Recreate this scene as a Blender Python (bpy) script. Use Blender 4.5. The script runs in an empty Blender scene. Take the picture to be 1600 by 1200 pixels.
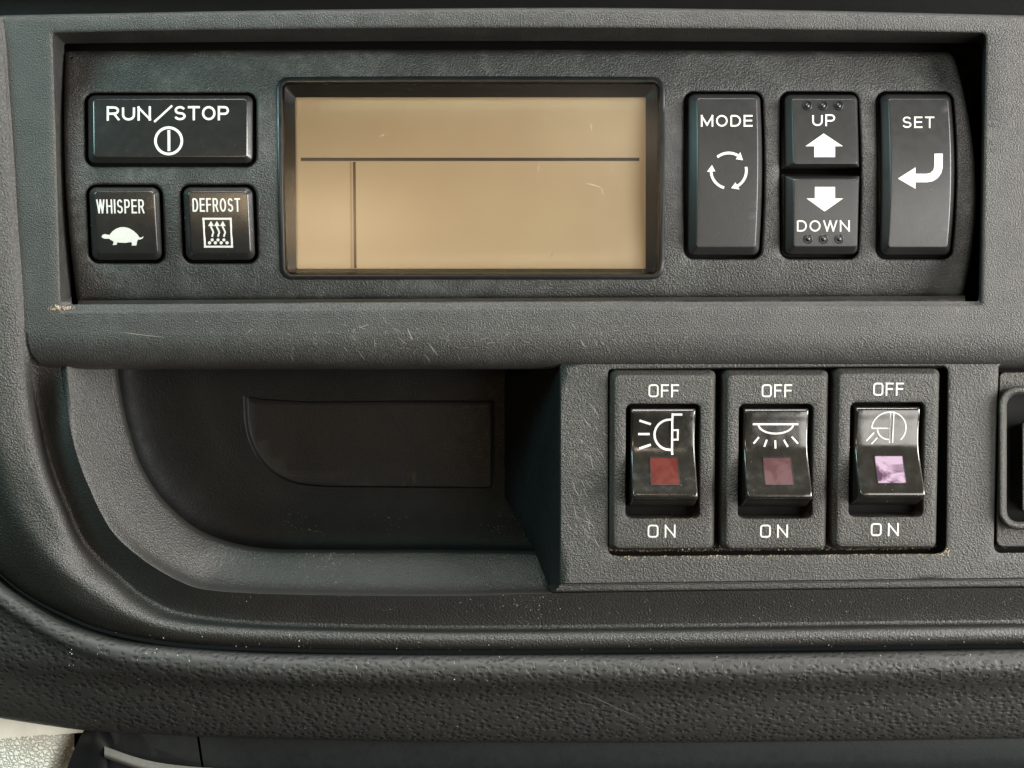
import bpy, bmesh, math, random
from mathutils import Vector
from mathutils.geometry import delaunay_2d_cdt
from mathutils.bvhtree import BVHTree
random.seed(7)
C = bpy.context.scene
col = C.collection
S = 0.000125            # one unit of the measured drawing = 0.125 mm
F = 2000.0
TH = math.atan(126 / F)
ct, st = math.cos(TH), math.sin(TH)

# ------------------------------------------------------------ camera
cd = bpy.data.cameras.new('camera')
cam = bpy.data.objects.new('camera', cd); col.objects.link(cam)
cd.sensor_width = 36; cd.lens = 36 * F / 1600
cd.clip_start = 0.01; cd.clip_end = 50
cam.location = (0, -F * ct * S, 0)
cam.rotation_euler = (math.pi / 2 - TH, 0, 0)
C.camera = cam
CY = F * ct

# ------------------------------------------------------------ world and lamps
w = bpy.data.worlds.new('World'); C.world = w; w.use_nodes = True
bg = w.node_tree.nodes['Background']
bg.inputs[0].default_value = (0.80, 0.95, 0.95, 1); bg.inputs[1].default_value = 0.015
C.view_settings.view_transform = 'Standard'; C.view_settings.look = 'None'
C.view_settings.exposure = -0.12; C.view_settings.gamma = 1

def W(x, y, h):         # straight-on drawing coordinates (x right, y down, h towards the viewer)
    return Vector(((x - 800) * S, -h * S, (474 - y) * S))
def area(name, pos, target, sx, sy, power, color, spread=180, roll=0):
    l = bpy.data.lights.new(name, 'AREA'); l.shape = 'RECTANGLE'
    l.size = sx * S; l.size_y = sy * S; l.energy = power; l.color = color
    l.spread = math.radians(spread)
    o = bpy.data.objects.new(name, l); col.objects.link(o)
    o.location = W(*pos)
    o.rotation_euler = (W(*target) - W(*pos)).to_track_quat('-Z', 'Y').to_euler()
    o.rotation_euler.rotate_axis('Z', math.radians(roll))
    return o
LAMPS = [
 # name, pos, target, sx, sy, power, colour
 ('side_window_lamp', (5600, 150, 1750), (900, 500, 0), 2200, 3600, 15.0, (1.0, 0.97, 0.92)),
 ('windscreen_lamp', (1100, -5000, 1150), (800, 700, 0), 4800, 1500, 11.5, (1.0, 0.975, 0.95)),
 ('haze_fill_lamp', (-1150, -480, 1000), (100, 150, 0), 700, 560, 0.58, (0.50, 0.95, 0.95)),  # added lamp, imitates teal lens haze at the upper left
 ('front_window_lamp', (2450, 950, 2100), (1300, 600, 0), 1300, 1900, 0.85, (1.0, 0.96, 0.90)),
 ('warm_reflection_lamp', (190, 400, 2050), (600, 350, 0), 440, 440, 0.16, (1.0, 0.74, 0.46), 180, 32),
 ('small_reflection_lamp', (1110, -230, 2050), (940, 200, 0), 170, 240, 0.040, (1.0, 0.82, 0.62), 180, -15),
]
for a in LAMPS: area(*a)
sl = bpy.data.lights.new('sun_patch_lamp', 'SPOT'); sl.energy = 3.2; sl.color = (1, 0.97, 0.86)
sl.spot_size = math.radians(7.0); sl.spot_blend = 0.25; sl.shadow_soft_size = 0.002
so = bpy.data.objects.new('sun_patch_lamp', sl); col.objects.link(so)
so.location = W(-2600, 500, 1800)
so.rotation_euler = (W(-50, 1240, -150) - W(-2600, 500, 1800)).to_track_quat('-Z', 'Y').to_euler()

# ------------------------------------------------------------ geometry helpers
def P(px, py, h=0.0):   # the point at height h over the panel plane that the measured position shows
    dx = (px - 800); k = 600 - py
    d = Vector((dx, ct * F + st * k, -st * F + ct * k))
    t = (CY - h) / d.y
    return Vector((d.x * t * S, -h * S, d.z * t * S))

def thing(name, loc, label, cat, group=None):
    o = bpy.data.objects.new(name, None); col.objects.link(o)
    o.empty_display_size = 0.005
    o.location = loc; o['label'] = label; o['category'] = cat
    if group: o['group'] = group
    return o
def wloc(o):
    v = Vector((0, 0, 0))
    while o is not None: v += o.location; o = o.parent
    return v
def mk(name, vs, fs, mat, parent=None, smooth=40, label=None, cat=None, kind=None, group=None, origin=None):
    if origin is None:
        origin = sum(vs, Vector((0, 0, 0))) / max(1, len(vs))
    me = bpy.data.meshes.new(name)
    me.from_pydata([tuple(v - origin) for v in vs], [], fs)
    me.validate(); me.update()
    if smooth is not None:
        me.shade_smooth(); me.set_sharp_from_angle(angle=math.radians(smooth))
    me.materials.append(mat)
    o = bpy.data.objects.new(name, me); col.objects.link(o)
    if parent is not None:
        o.parent = parent; o.location = origin - wloc(parent)
    else: o.location = origin
    if label: o['label'] = label
    if cat: o['category'] = cat
    if kind: o['kind'] = kind
    if group: o['group'] = group
    return o
class G:                # mesh gatherer
    def __init__(s): s.v = []; s.f = []
    def add(s, vs, fs, flip=False):
        n = len(s.v); s.v += vs
        for f in fs:
            g = [n + i for i in f]
            s.f.append(g[::-1] if flip else g)
    def grid(s, rows, closed=False, flip=False):
        m = len(rows[0]); vs = [p for r in rows for p in r]; fs = []
        for i in range(len(rows) - 1):
            for j in range(m if closed else m - 1):
                a = i * m + j; b = i * m + (j + 1) % m
                fs.append((a, b, b + m, a + m))
        s.add(vs, fs, flip)
    def orient(s):      # faces point to the viewer on average
        return s
    def mk(s, name, mat, parent=None, recalc=True, **k):
        o = mk(name, s.v, s.f, mat, parent, **k)
        if recalc:
            bm = bmesh.new(); bm.from_mesh(o.data)
            bmesh.ops.remove_doubles(bm, verts=bm.verts, dist=1e-7)
            bmesh.ops.recalc_face_normals(bm, faces=bm.faces)
            # flip islands so that open sheets face the viewer
            tot = sum(f.normal.y * f.calc_area() for f in bm.faces)
            if tot > 0: bmesh.ops.reverse_faces(bm, faces=bm.faces)
            bm.to_mesh(o.data); bm.free()
            if k.get('smooth', 40) is not None:
                o.data.shade_smooth(); o.data.set_sharp_from_angle(angle=math.radians(k.get('smooth', 40)))
        return o
def crom(pts, n):       # Catmull-Rom through points of any dimension, resampled evenly to n points
    pts = [tuple(map(float, p)) for p in pts]
    ext = [tuple(2 * a - b for a, b in zip(pts[0], pts[1]))] + pts + [tuple(2 * a - b for a, b in zip(pts[-1], pts[-2]))]
    fine = []
    for i in range(1, len(ext) - 2):
        p0, p1, p2, p3 = ext[i - 1:i + 3]
        for k in range(16):
            t = k / 16
            # centripetal-ish: plain uniform with damped tangents
            d1 = math.dist(p1[:2], p0[:2]) or 1; d2 = math.dist(p2[:2], p1[:2]) or 1; d3 = math.dist(p3[:2], p2[:2]) or 1
            q = []
            for a, b, c, d in zip(p0, p1, p2, p3):
                m1 = ((b - a) / d1 * d2 + (c - b) * 1.0) * d1 / (d1 + d2) if False else (c - a) / (d1 + d2) * d2
                m2 = (d - b) / (d2 + d3) * d2
                t2, t3 = t * t, t * t * t
                q.append((2 * t3 - 3 * t2 + 1) * b + (t3 - 2 * t2 + t) * m1 + (-2 * t3 + 3 * t2) * c + (t3 - t2) * m2)
            fine.append(tuple(q))
    fine.append(pts[-1])
    L = [0]
    for a, b in zip(fine, fine[1:]): L.append(L[-1] + math.dist(a[:2], b[:2]))
    out = []; j = 0
    for i in range(n):
        s = L[-1] * i / (n - 1)
        while j < len(L) - 2 and L[j + 1] < s: j += 1
        u = (s - L[j]) / ((L[j + 1] - L[j]) or 1)
        out.append(tuple(a + (b - a) * u for a, b in zip(fine[j], fine[j + 1])))
    return out
def hermite_rows(rows, sub):    # smooth across rows of 3-tuples (px,py,h)
    out = []
    n = len(rows)
    for i in range(n - 1):
        r0 = rows[max(0, i - 1)]; r1 = rows[i]; r2 = rows[i + 1]; r3 = rows[min(n - 1, i + 2)]
        for k in range(sub):
            t = k / sub; row = []
            for a, b, c, d in zip(r0, r1, r2, r3):
                d1 = math.dist(a, b) or math.dist(b, c); d2 = math.dist(b, c) or 1; d3 = math.dist(c, d) or d2
                q = []
                for x0, x1, x2, x3 in zip(a, b, c, d):
                    m1 = (x2 - x0) / (d1 + d2) * d2 if i > 0 else (x2 - x1)
                    m2 = (x3 - x1) / (d2 + d3) * d2 if i < n - 2 else (x2 - x1)
                    t2, t3 = t * t, t * t * t
                    q.append((2 * t3 - 3 * t2 + 1) * x1 + (t3 - 2 * t2 + t) * m1 + (-2 * t3 + 3 * t2) * x2 + (t3 - t2) * m2)
                row.append(tuple(q))
            out.append(row)
    out.append(rows[-1]); return out
def patch(g, curves, n=160, sub=4, smooth_rows=True):
    rows = [crom(c, n) for c in curves]
    if smooth_rows: rows = hermite_rows(rows, sub)
    g.grid([[P(*p) for p in r] for r in rows])
def hc(pts, h):         # curve points with one height, or keep given heights
    return [(p[0], p[1], p[2] if len(p) > 2 else h) for p in pts]
def rquad(c, r, nc=6, ne=10, bulge=(0, 0, 0, 0)):
    """rounded quadrilateral TL,TR,BR,BL; bulge = outward sag of the top, right, bottom, left sides"""
    if not isinstance(r, (list, tuple)): r = [r] * 4
    c = [Vector(p) for p in c]; corners = []
    for i in range(4):
        a, b, d = c[i - 1], c[i], c[(i + 1) % 4]
        u = (a - b).normalized(); v = (d - b).normalized()
        rr = max(r[i], 0.01)
        s = b + u * rr; e = b + v * rr; cen = b + u * rr + v * rr
        pts = []
        for k in range(nc + 1):
            t = k / nc * math.pi / 2
            pts.append(cen - v * rr * math.cos(t) - u * rr * math.sin(t))
        corners.append(pts)
    out = []
    for i in range(4):
        out += corners[i]
        a = corners[i][-1]; b = corners[(i + 1) % 4][0]
        n = Vector(((b - a).y, -(b - a).x)).normalized()
        for k in range(1, ne):
            t = k / ne
            out.append(a.lerp(b, t) + n * bulge[i] * 4 * t * (1 - t))
    return [tuple(p) for p in out]
def inset(loop, d):     # shrink a clockwise-on-screen loop by d
    n = len(loop); out = []
    for i in range(n):
        a = Vector(loop[i - 1]); b = Vector(loop[i]); c2 = Vector(loop[(i + 1) % n])
        e = (c2 - a)
        if e.length < 1e-9: out.append(tuple(b)); continue
        e.normalize(); nrm = Vector((-e.y, e.x))
        out.append(tuple(b + nrm * d))
    return out
def inside(p, loop):
    x, y = p; r = False; n = len(loop); j = n - 1
    for i in range(n):
        xi, yi = loop[i]; xj, yj = loop[j]
        if (yi > y) != (yj > y) and x < (xj - xi) * (y - yi) / (yj - yi) + xi: r = not r
        j = i
    return r
def cdt_sheet(outer, holes, step, extra_margin=0.6):
    pts = [Vector(p) for p in outer]; edges = [(i, (i + 1) % len(outer)) for i in range(len(outer))]
    for hl in holes:
        n = len(pts); pts += [Vector(p) for p in hl]
        edges += [(n + i, n + (i + 1) % len(hl)) for i in range(len(hl))]
    xs = [p[0] for p in outer]; ys = [p[1] for p in outer]
    sx, sy = step if isinstance(step, (tuple, list)) else (step, step)
    y = min(ys) + sy / 2
    while y < max(ys):
        x = min(xs) + sx / 2
        while x < max(xs):
            q = (x, y)
            if inside(q, outer) and not any(inside(q, hl) for hl in holes): pts.append(Vector(q))
            x += sx
        y += sy
    r = delaunay_2d_cdt(pts, edges, [], 0, 1e-5)
    vs = [tuple(v) for v in r[0]]; fs = []
    for f in r[2]:
        c = (sum(vs[i][0] for i in f) / len(f), sum(vs[i][1] for i in f) / len(f))
        if inside(c, outer) and not any(inside(c, hl) for hl in holes): fs.append(f)
    return vs, fs
def sheet(g, outer, holes, hf, step, fn=P):
    vs, fs = cdt_sheet(outer, holes, step)
    g.add([fn(x, y, hf(x, y)) for x, y in vs], fs)
def rings(g, loops, fn=P):  # loops: list of (loop2d, hfun or number)
    rows = []
    for lp, h in loops:
        rows.append([fn(x, y, h(x, y) if callable(h) else h) for x, y in lp])
    g.grid(rows, closed=True)

# ------------------------------------------------------------ stroke print
def stroke_polys(pts, wd, cap='butt', joint=True):
    polys = []; wd *= .9
    pts = [Vector(p) for p in pts]
    for i in range(len(pts) - 1):
        a, b = pts[i], pts[i + 1]; d = (b - a)
        if d.length < 1e-6: continue
        d.normalize(); n = Vector((-d.y, d.x)) * wd / 2
        polys.append([a + n, b + n, b - n, a - n])
    if joint:
        for i in range(1, len(pts) - 1):
            polys.append([pts[i] + Vector((math.cos(k * math.pi / 5), math.sin(k * math.pi / 5))) * wd / 2 for k in range(10)])
    return polys
def arc(cx, cy, rx, ry, a0, a1, n=10):     # degrees, y down, 0 = right, 90 = down
    return [(cx + rx * math.cos(math.radians(a0 + (a1 - a0) * i / n)), cy + ry * math.sin(math.radians(a0 + (a1 - a0) * i / n))) for i in range(n + 1)]
def disc(cx, cy, r, n=10): return [[Vector((cx + r * math.cos(2 * math.pi * k / n), cy + r * math.sin(2 * math.pi * k / n))) for k in range(n)]]
# letters in a 0..1 box (x right, y down), strokes inset by half a width afterwards
def letter(ch, sq=False):
    A = arc
    if sq:
        if ch == 'O': return 0.82, [[(.5, 0), (.72, 0)] + A(.72, .2, .28, .2, -90, 0, 4) + A(.72, .8, .28, .2, 0, 90, 4) + A(.28, .8, .28, .2, 90, 180, 4) + A(.28, .2, .28, .2, 180, 270, 4) + [(.5, 0)]]
        if ch == 'N': return 0.82, [[(0, 1), (0, 0)], [(0, 0), (1, 1)], [(1, 1), (1, 0)]]
    L = {
     'R': (.72, [[(0, 0), (0, 1)], [(0, 0), (.6, 0)] + A(.6, .26, .36, .26, -90, 90, 8) + [(0, .52)], [(.58, .52), (1, 1)]]),
     'U': (.74, [[(0, 0), (0, .62)] + A(.5, .62, .5, .38, 180, 0, 10) + [(1, .62), (1, 0)]]),
     'N': (.76, [[(0, 1), (0, 0)], [(0, 0), (1, 1)], [(1, 1), (1, 0)]]),
     'S': (.70, [A(.5, .26, .46, .26, -20, -180, 9) + A(.5, .26, .46, .25, 180, 100, 4) + [(.6, .52)] + A(.5, .75, .5, .25, -75, 90, 8) + A(.5, .75, .5, .25, 90, 165, 5)]),
     'T': (.72, [[(0, 0), (1, 0)], [(.5, 0), (.5, 1)]]),
     'O': (.86, [A(.5, .5, .5, .5, 0, 360, 22)]),
     'P': (.68, [[(0, 0), (0, 1)], [(0, 0), (.62, 0)] + A(.62, .28, .38, .28, -90, 90, 8) + [(0, .56)]]),
     'W': (1.12, [[(0, 0), (.25, 1)], [(.25, 1), (.5, 0)], [(.5, 0), (.75, 1)], [(.75, 1), (1, 0)]]),
     'H': (.74, [[(0, 0), (0, 1)], [(1, 0), (1, 1)], [(0, .48), (1, .48)]]),
     'I': (.02, [[(.5, 0), (.5, 1)]]),
     'E': (.62, [[(0, 0), (0, 1)], [(0, 0), (1, 0)], [(0, .48), (.93, .48)], [(0, 1), (1, 1)]]),
     'F': (.60, [[(0, 0), (0, 1)], [(0, 0), (1, 0)], [(0, .48), (.9, .48)]]),
     'D': (.76, [[(0, 0), (.45, 0)] + A(.45, .5, .55, .5, -90, 90, 12) + [(.45, 1), (0, 1), (0, 0)]]),
     'M': (.92, [[(0, 1), (0, 0)], [(0, 0), (.5, .9)], [(.5, .9), (1, 0)], [(1, 0), (1, 1)]]),
    }
    return L[ch]
def text_polys(s, x0, x1, y0, y1, wd, gap, sq=False, slant=(0, 0)):
    gap += wd * .18; wd *= .84
    """word between x0..x1 and y0..y1; wd stroke width; gap between letters in units"""
    ls = [letter(c, sq) for c in s]
    tot = sum(l[0] for l in ls)
    avail = (x1 - x0) - gap * (len(s) - 1) - wd * len(s)
    k = avail / tot; x = x0; polys = []
    for wl, strokes in ls:
        lw = wl * k
        for stt in strokes:
            pp = [(x + wd / 2 + u * lw, y0 + wd / 2 + v * (y1 - y0 - wd)) for u, v in stt]
            straight = len(stt) <= 2
            if straight:    # square the ends
                a, b = Vector(pp[0]), Vector(pp[1]); d = (b - a).normalized()
                a2 = a - d * wd / 2; b2 = b + d * wd / 2
                pp = [tuple(a2), tuple(b2)]
            polys += stroke_polys(pp, wd)
        x += lw + wd + gap
    if slant != (0, 0):
        polys = [[Vector((p.x + slant[0] * (p.y - y0), p.y + slant[1] * (p.x - x0))) for p in q] for q in polys]
    return polys
def clip_y(polys, y0, y1):
    return [[Vector((p[0], min(max(p[1], y0), y1))) for p in q] for q in polys]
def print_mesh(name, polys, hf, mat, parent, fn=P, label=None):
    pts = []; faces = []
    for q in polys:
        n = len(pts); pts += [Vector((p[0], p[1])) for p in q]; faces.append(list(range(n, n + len(q))))
    bx0, bx1 = min(p.x for p in pts), max(p.x for p in pts); by0, by1 = min(p.y for p in pts), max(p.y for p in pts)
    yy = by0 + 2.1
    while yy < by1:
        xx = bx0 + 1.7
        while xx < bx1:
            if any(inside((xx, yy), q) for q in polys): pts.append(Vector((xx, yy)))
            xx += 5.3
        yy += 5.3
    r = delaunay_2d_cdt(pts, [], faces, 0, 1e-4)
    vs = [tuple(v) for v in r[0]]
    fs = []
    bb = [(min(p[0] for p in q), max(p[0] for p in q), min(p[1] for p in q), max(p[1] for p in q)) for q in polys]
    for f in r[2]:
        c = (sum(vs[i][0] for i in f) / len(f), sum(vs[i][1] for i in f) / len(f))
        for q, b_ in zip(polys, bb):
            if b_[0] <= c[0] <= b_[1] and b_[2] <= c[1] <= b_[3] and inside(c, q): fs.append(f); break
    g = G(); g.add([fn(x, y, hf(x, y) + 0.35) for x, y in vs], fs)
    return g.mk(name, mat, parent, smooth=None, label=label)

# ------------------------------------------------------------ materials
def nodes(name):
    m = bpy.data.materials.new(name); m.use_nodes = True
    nt = m.node_tree; b = nt.nodes['Principled BSDF']; return m, nt, b
def coords(nt, sc=(1, 1, 1), rot=0.0):
    g = nt.nodes.new('ShaderNodeNewGeometry')
    mp = nt.nodes.new('ShaderNodeMapping'); mp.inputs['Scale'].default_value = [s / S for s in sc]
    mp.inputs['Rotation'].default_value = (0, rot, 0)
    nt.links.new(g.outputs['Position'], mp.inputs['Vector']); return mp.outputs[0]
def noise(nt, vec, scale, detail=2, rough=.5, dist=0):
    n = nt.nodes.new('ShaderNodeTexNoise'); n.inputs['Scale'].default_value = scale
    n.inputs['Detail'].default_value = detail; n.inputs['Roughness'].default_value = rough
    n.inputs['Distortion'].default_value = dist
    nt.links.new(vec, n.inputs['Vector']); return n.outputs['Fac']
def ramp(nt, fac, stops):
    r = nt.nodes.new('ShaderNodeValToRGB'); nt.links.new(fac, r.inputs[0])
    e = r.color_ramp.elements
    while len(e) < len(stops): e.new(0.5)
    for el, (p, c) in zip(e, stops):
        el.position = p; el.color = (*c, 1) if isinstance(c, tuple) else (c, c, c, 1)
    return r.outputs[0]
def bump(nt, h, strength, dist, prev=None):
    b = nt.nodes.new('ShaderNodeBump'); b.inputs['Strength'].default_value = strength
    b.inputs['Distance'].default_value = dist * S
    nt.links.new(h, b.inputs['Height'])
    if prev: nt.links.new(prev, b.inputs['Normal'])
    return b.outputs[0]
def plastic(name, c, rough=.5, grain=.25, gd=1.0, gs=.6, dust=.0, dustc=(.25, .24, .21), rvar=.1, spec=.5, tint=.02):
    m, nt, b = nodes(name)
    v = coords(nt)
    n1 = noise(nt, v, grain, 3, .6)
    n2 = noise(nt, v, .012, 4, .6, .4)
    n3 = noise(nt, v, .07, 3, .6)
    b.inputs['Specular IOR Level'].default_value = spec
    base = ramp(nt, n2, [(.3, tuple(x * (1 - tint * 6) for x in c)), (.7, tuple(x * (1 + tint * 6) for x in c))])
    if dust > 0:
        mx = nt.nodes.new('ShaderNodeMix'); mx.data_type = 'RGBA'
        mul = nt.nodes.new('ShaderNodeMath'); mul.operation = 'MULTIPLY'
        d1 = ramp(nt, n2, [(.45, 0.0), (.75, 1.0)]); d2 = ramp(nt, n3, [(.4, .2), (.7, 1.0)])
        nt.links.new(d1, mul.inputs[0]); nt.links.new(d2, mul.inputs[1])
        m2 = nt.nodes.new('ShaderNodeMath'); m2.operation = 'MULTIPLY'; m2.inputs[1].default_value = dust
        nt.links.new(mul.outputs[0], m2.inputs[0]); nt.links.new(m2.outputs[0], mx.inputs[0])
        nt.links.new(base, mx.inputs[6]); mx.inputs[7].default_value = (*dustc, 1)
        base = mx.outputs[2]
    nt.links.new(base, b.inputs['Base Color'])
    rr = ramp(nt, n3, [(.3, rough - rvar), (.7, rough + rvar)]); nt.links.new(rr, b.inputs['Roughness'])
    if gs > 0:
        nt.links.new(bump(nt, n1, gs, gd), b.inputs['Normal'])
    return m
def leather(name, c, scale, depth, rough=.55, strength=1.0, dark=.5, edge=False):
    m, nt, b = nodes(name); v = coords(nt, (1, 1, 1.35))
    vo = nt.nodes.new('ShaderNodeTexVoronoi'); vo.feature = 'DISTANCE_TO_EDGE' if edge else 'SMOOTH_F1'; vo.inputs['Scale'].default_value = scale
    if not edge: vo.inputs['Smoothness'].default_value = .35
    vo.inputs['Randomness'].default_value = 1
    dn = nt.nodes.new('ShaderNodeTexNoise'); dn.inputs['Scale'].default_value = scale * 1.3
    nt.links.new(v, dn.inputs['Vector'])
    ad = nt.nodes.new('ShaderNodeVectorMath'); ad.operation = 'MULTIPLY_ADD'
    ad.inputs[1].default_value = (9, 9, 9); nt.links.new(dn.outputs['Color'], ad.inputs[0]); nt.links.new(v, ad.inputs[2])
    nt.links.new(ad.outputs[0], vo.inputs['Vector'])
    n1 = noise(nt, v, scale * 5, 3, .6)
    h = ramp(nt, vo.outputs['Distance'], [(.02, 0.0), (.22, 1.0)] if edge else [(.12, 0.0), (.55, 1.0)])
    nb = bump(nt, h, strength, depth); nb = bump(nt, n1, .5, depth * .3, nb)
    nt.links.new(nb, b.inputs['Normal'])
    cc = ramp(nt, h, [(0.0, tuple(x * (1 - dark) for x in c)), (1.0, c)]); nt.links.new(cc, b.inputs['Base Color'])
    b.inputs['Roughness'].default_value = rough
    return m
def simple(name, c, rough=.5, spec=.5, metal=0):
    m, nt, b = nodes(name)
    v = coords(nt); n = noise(nt, v, .15, 3, .6)
    nt.links.new(ramp(nt, n, [(.3, tuple(x * .93 for x in c)), (.7, tuple(min(1, x * 1.06) for x in c))]), b.inputs['Base Color'])
    b.inputs['Roughness'].default_value = rough
    b.inputs['Specular IOR Level'].default_value = spec; b.inputs['Metallic'].default_value = metal
    return m

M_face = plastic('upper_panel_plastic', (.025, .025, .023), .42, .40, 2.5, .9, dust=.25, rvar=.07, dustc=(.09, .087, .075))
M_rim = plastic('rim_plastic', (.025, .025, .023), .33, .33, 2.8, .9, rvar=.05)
M_pocket_shade = plastic('shaded_pocket_plastic', (.0075, .0082, .0080), .55, .34, 1.6, .8, dust=.22, dustc=(.03, .029, .026), spec=.2)  # housing plastic darkened, the pocket's depth shade is put into the colour
M_panel_shade = plastic('shaded_panel_plastic', (.011, .012, .0118), .5, .34, 1.0, .6, spec=.22)  # back panel colour darkened too for the shade inside the pocket
M_recess_shade = plastic('shaded_recess_plastic', (.008, .009, .0095), .6, .3, 1.0, .4, spec=.15)  # shade painted into the colour of the pocket side wall and upper recess
M_plate = plastic('switch_plate_plastic', (.027, .027, .024), .40, .37, 3.0, 1.0, rvar=.05)
M_fascia = plastic('fascia_plastic', (.021, .0213, .020), .40, .37, 2.6, .95, dust=.65, rvar=.05, dustc=(.11, .115, .11))
M_button = plastic('button_plastic', (.016, .0163, .016), .38, .5, .35, .4, rvar=.03, spec=.6)
M_button2 = plastic('glossy_button_plastic', (.013, .0133, .013), .25, .5, .25, .3, rvar=.03, spec=.65)
M_gloss = plastic('glossy_frame_plastic', (.008, .0085, .009), .36, .15, .2, .2, rvar=.08)
M_rocker = plastic('rocker_plastic', (.014, .013, .0105), .19, .05, .8, .22, rvar=.06, spec=.9)
M_bezel = plastic('switch_bezel_plastic', (.026, .025, .021), .41, .38, 3.0, 1.0, rvar=.05)
M_black = simple('deep_black_plastic', (.003, .0035, .004), .6, .15)
M_pad = leather('padded_vinyl', (.019, .0193, .0178), .088, 1.7, .60, strength=.8, dark=.45)
M_cream = leather('cream_vinyl', (.66, .67, .60), .11, 2.2, .6, strength=.8, dark=.35, edge=True)
M_cream2 = plastic('cream_trim', (.66, .67, .61), .6, .08, 1.0, .4)
M_low = plastic('lower_panel_plastic', (.014, .017, .018), .6, .2, .8, .4, spec=.25)
M_strap = simple('grey_strap', (.10, .10, .09), .7)
M_white = simple('white_print', (.56, .56, .54), .55)
M_whiteworn = simple('worn_white_print', (.48, .48, .46), .55)
M_dust = simple('dust', (.36, .345, .31), .9)
M_crumb = simple('dirt_crumbs', (.42, .34, .24), .9)
M_scr = simple('scratch_marks', (.20, .20, .185), .5)
M_scr2 = simple('faint_scratch_marks', (.085, .085, .08), .5)
def lcd_mat():
    m, nt, b = nodes('lcd_glass'); v = coords(nt)
    n = noise(nt, v, .006, 2); 
    nt.links.new(ramp(nt, n, [(.3, (.78, .65, .435)), (.7, (.84, .72, .48))]), b.inputs['Base Color'])
    b.inputs['Roughness'].default_value = .35; return m
M_lcd = lcd_mat()
M_seg = simple('lcd_segment_ink', (.035, .022, .015), .4)
M_seg2 = simple('lcd_segment_shadow', (.60, .44, .25), .4)
def window_mat():
    m = bpy.data.materials.new('clear_window'); m.use_nodes = True; nt = m.node_tree
    nt.nodes.clear(); out = nt.nodes.new('ShaderNodeOutputMaterial')
    tr = nt.nodes.new('ShaderNodeBsdfTransparent'); gl = nt.nodes.new('ShaderNodeBsdfGlossy')
    gl.inputs['Roughness'].default_value = .27
    fr = nt.nodes.new('ShaderNodeFresnel'); fr.inputs[0].default_value = 1.5
    mx = nt.nodes.new('ShaderNodeMixShader')
    nt.links.new(fr.outputs[0], mx.inputs[0]); nt.links.new(tr.outputs[0], mx.inputs[1]); nt.links.new(gl.outputs[0], mx.inputs[2])
    nt.links.new(mx.outputs[0], out.inputs[0]); return m
M_window = window_mat()
def lens_mat(name, c, c2):
    m, nt, b = nodes(name); v = coords(nt); n = noise(nt, v, .035, 3, .6, .6)
    nt.links.new(ramp(nt, n, [(.42, c), (.56, c2)]), b.inputs['Base Color'])
    b.inputs['Roughness'].default_value = .25; b.inputs['Specular IOR Level'].default_value = .25
    return m
M_lens1 = lens_mat('red_lens', (.062, .014, .011), (.085, .021, .016))
M_lens2 = lens_mat('dull_red_lens', (.055, .027, .028), (.080, .043, .046))
M_lens3 = lens_mat('pink_lens', (.05, .025, .045), (.26, .19, .25))

# ============================================================ DASHBOARD HOUSING
housing = thing('dashboard_housing', P(800, 560, -150), 'black moulded plastic dashboard surround with display slot, storage pocket and rounded rim', 'dashboard')
# --- curves of the rim, from right to left and up
C1 = [(2250, 970, -52), (1720, 974, -52), (1400, 977, -52), (1000, 982, -52), (700, 984, -52), (481, 980, -52), (363, 974, -52), (271, 960, -52), (219, 934, -52), (184, 905, -52), (153, 877, -52),
      (126, 845, -52), (103, 795, -52), (79, 738, -48), (63, 684, -40), (49, 615, -24), (41, 540, -4), (38, 500, 0), (28, 346, 0), (20, 216, 0), (13, 120, 0), (9, 62, 0), (4, 27, 0)]
def off(c, ds, hs):     # move a curve outwards (to the left/below) by ds, with heights hs
    out = []; n = len(c)
    for i, p in enumerate(c):
        a = Vector(c[max(0, i - 1)][:2]); b = Vector(c[min(n - 1, i + 1)][:2]); e = (b - a).normalized()
        nrm = Vector((e.y, -e.x))       # running right->left: outward is down
        d = ds(i / (n - 1)) if callable(ds) else ds
        out.append((p[0] + nrm.x * d * 1.0, p[1] + nrm.y * d, p[2] + (hs(i / (n - 1)) if callable(hs) else hs)))
    return out
def flipn(c, d):        # choose the sign so that positive moves away from the panel centre
    return c
K0 = [(2250, 914, -14), (1720, 918, -14), (1400, 920, -14), (1000, 925, -14), (862, 927, -14), (700, 931, -14), (460, 929, -14), (318, 921, -14), (268, 902, -14), (215, 868, -14), (172, 826, -14),
      (134, 749, -14), (115, 692, -14), (98, 600, -32), (92, 540, -34), (90, 480, -34), (80, 300, -34), (70, 100, -34), (60, 27, -34)]
K1 = [(x, y, -56) if y > 600 else (x, y, z - 3) for x, y, z in off(C1, -8, 0)]
C2 = [(2250, 994, -23), (1720, 998, -23), (1400, 1002, -23), (1000, 1007, -23), (700, 1008, -23), (394, 1001, -22), (262, 987, -17), (192, 962, -10), (134, 925, -5), (96, 895, 0), (57, 853, 0), (34, 818, 0),
      (8, 760, 0), (-8, 700, 8), (-22, 600, 14), (-34, 500, 18), (-48, 340, 22), (-60, 200, 22), (-70, 62, 22), (-76, 27, 22)]
Cm = [(2250, 975, -27), (1720, 979, -27), (1400, 982, -27), (1000, 987, -27), (700, 989, -27), (470, 985, -27), (350, 979, -27), (255, 966, -26), (205, 941, -24), (170, 913, -22), (140, 885, -26),
      (113, 850, -16), (90, 800, -10), (67, 742, -9), (52, 688, -7), (38, 617, -1), (31, 540, 5), (28, 500, 8), (18, 346, 9), (10, 216, 9), (4, 120, 9), (-1, 62, 9), (-8, 27, 9)]
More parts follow.
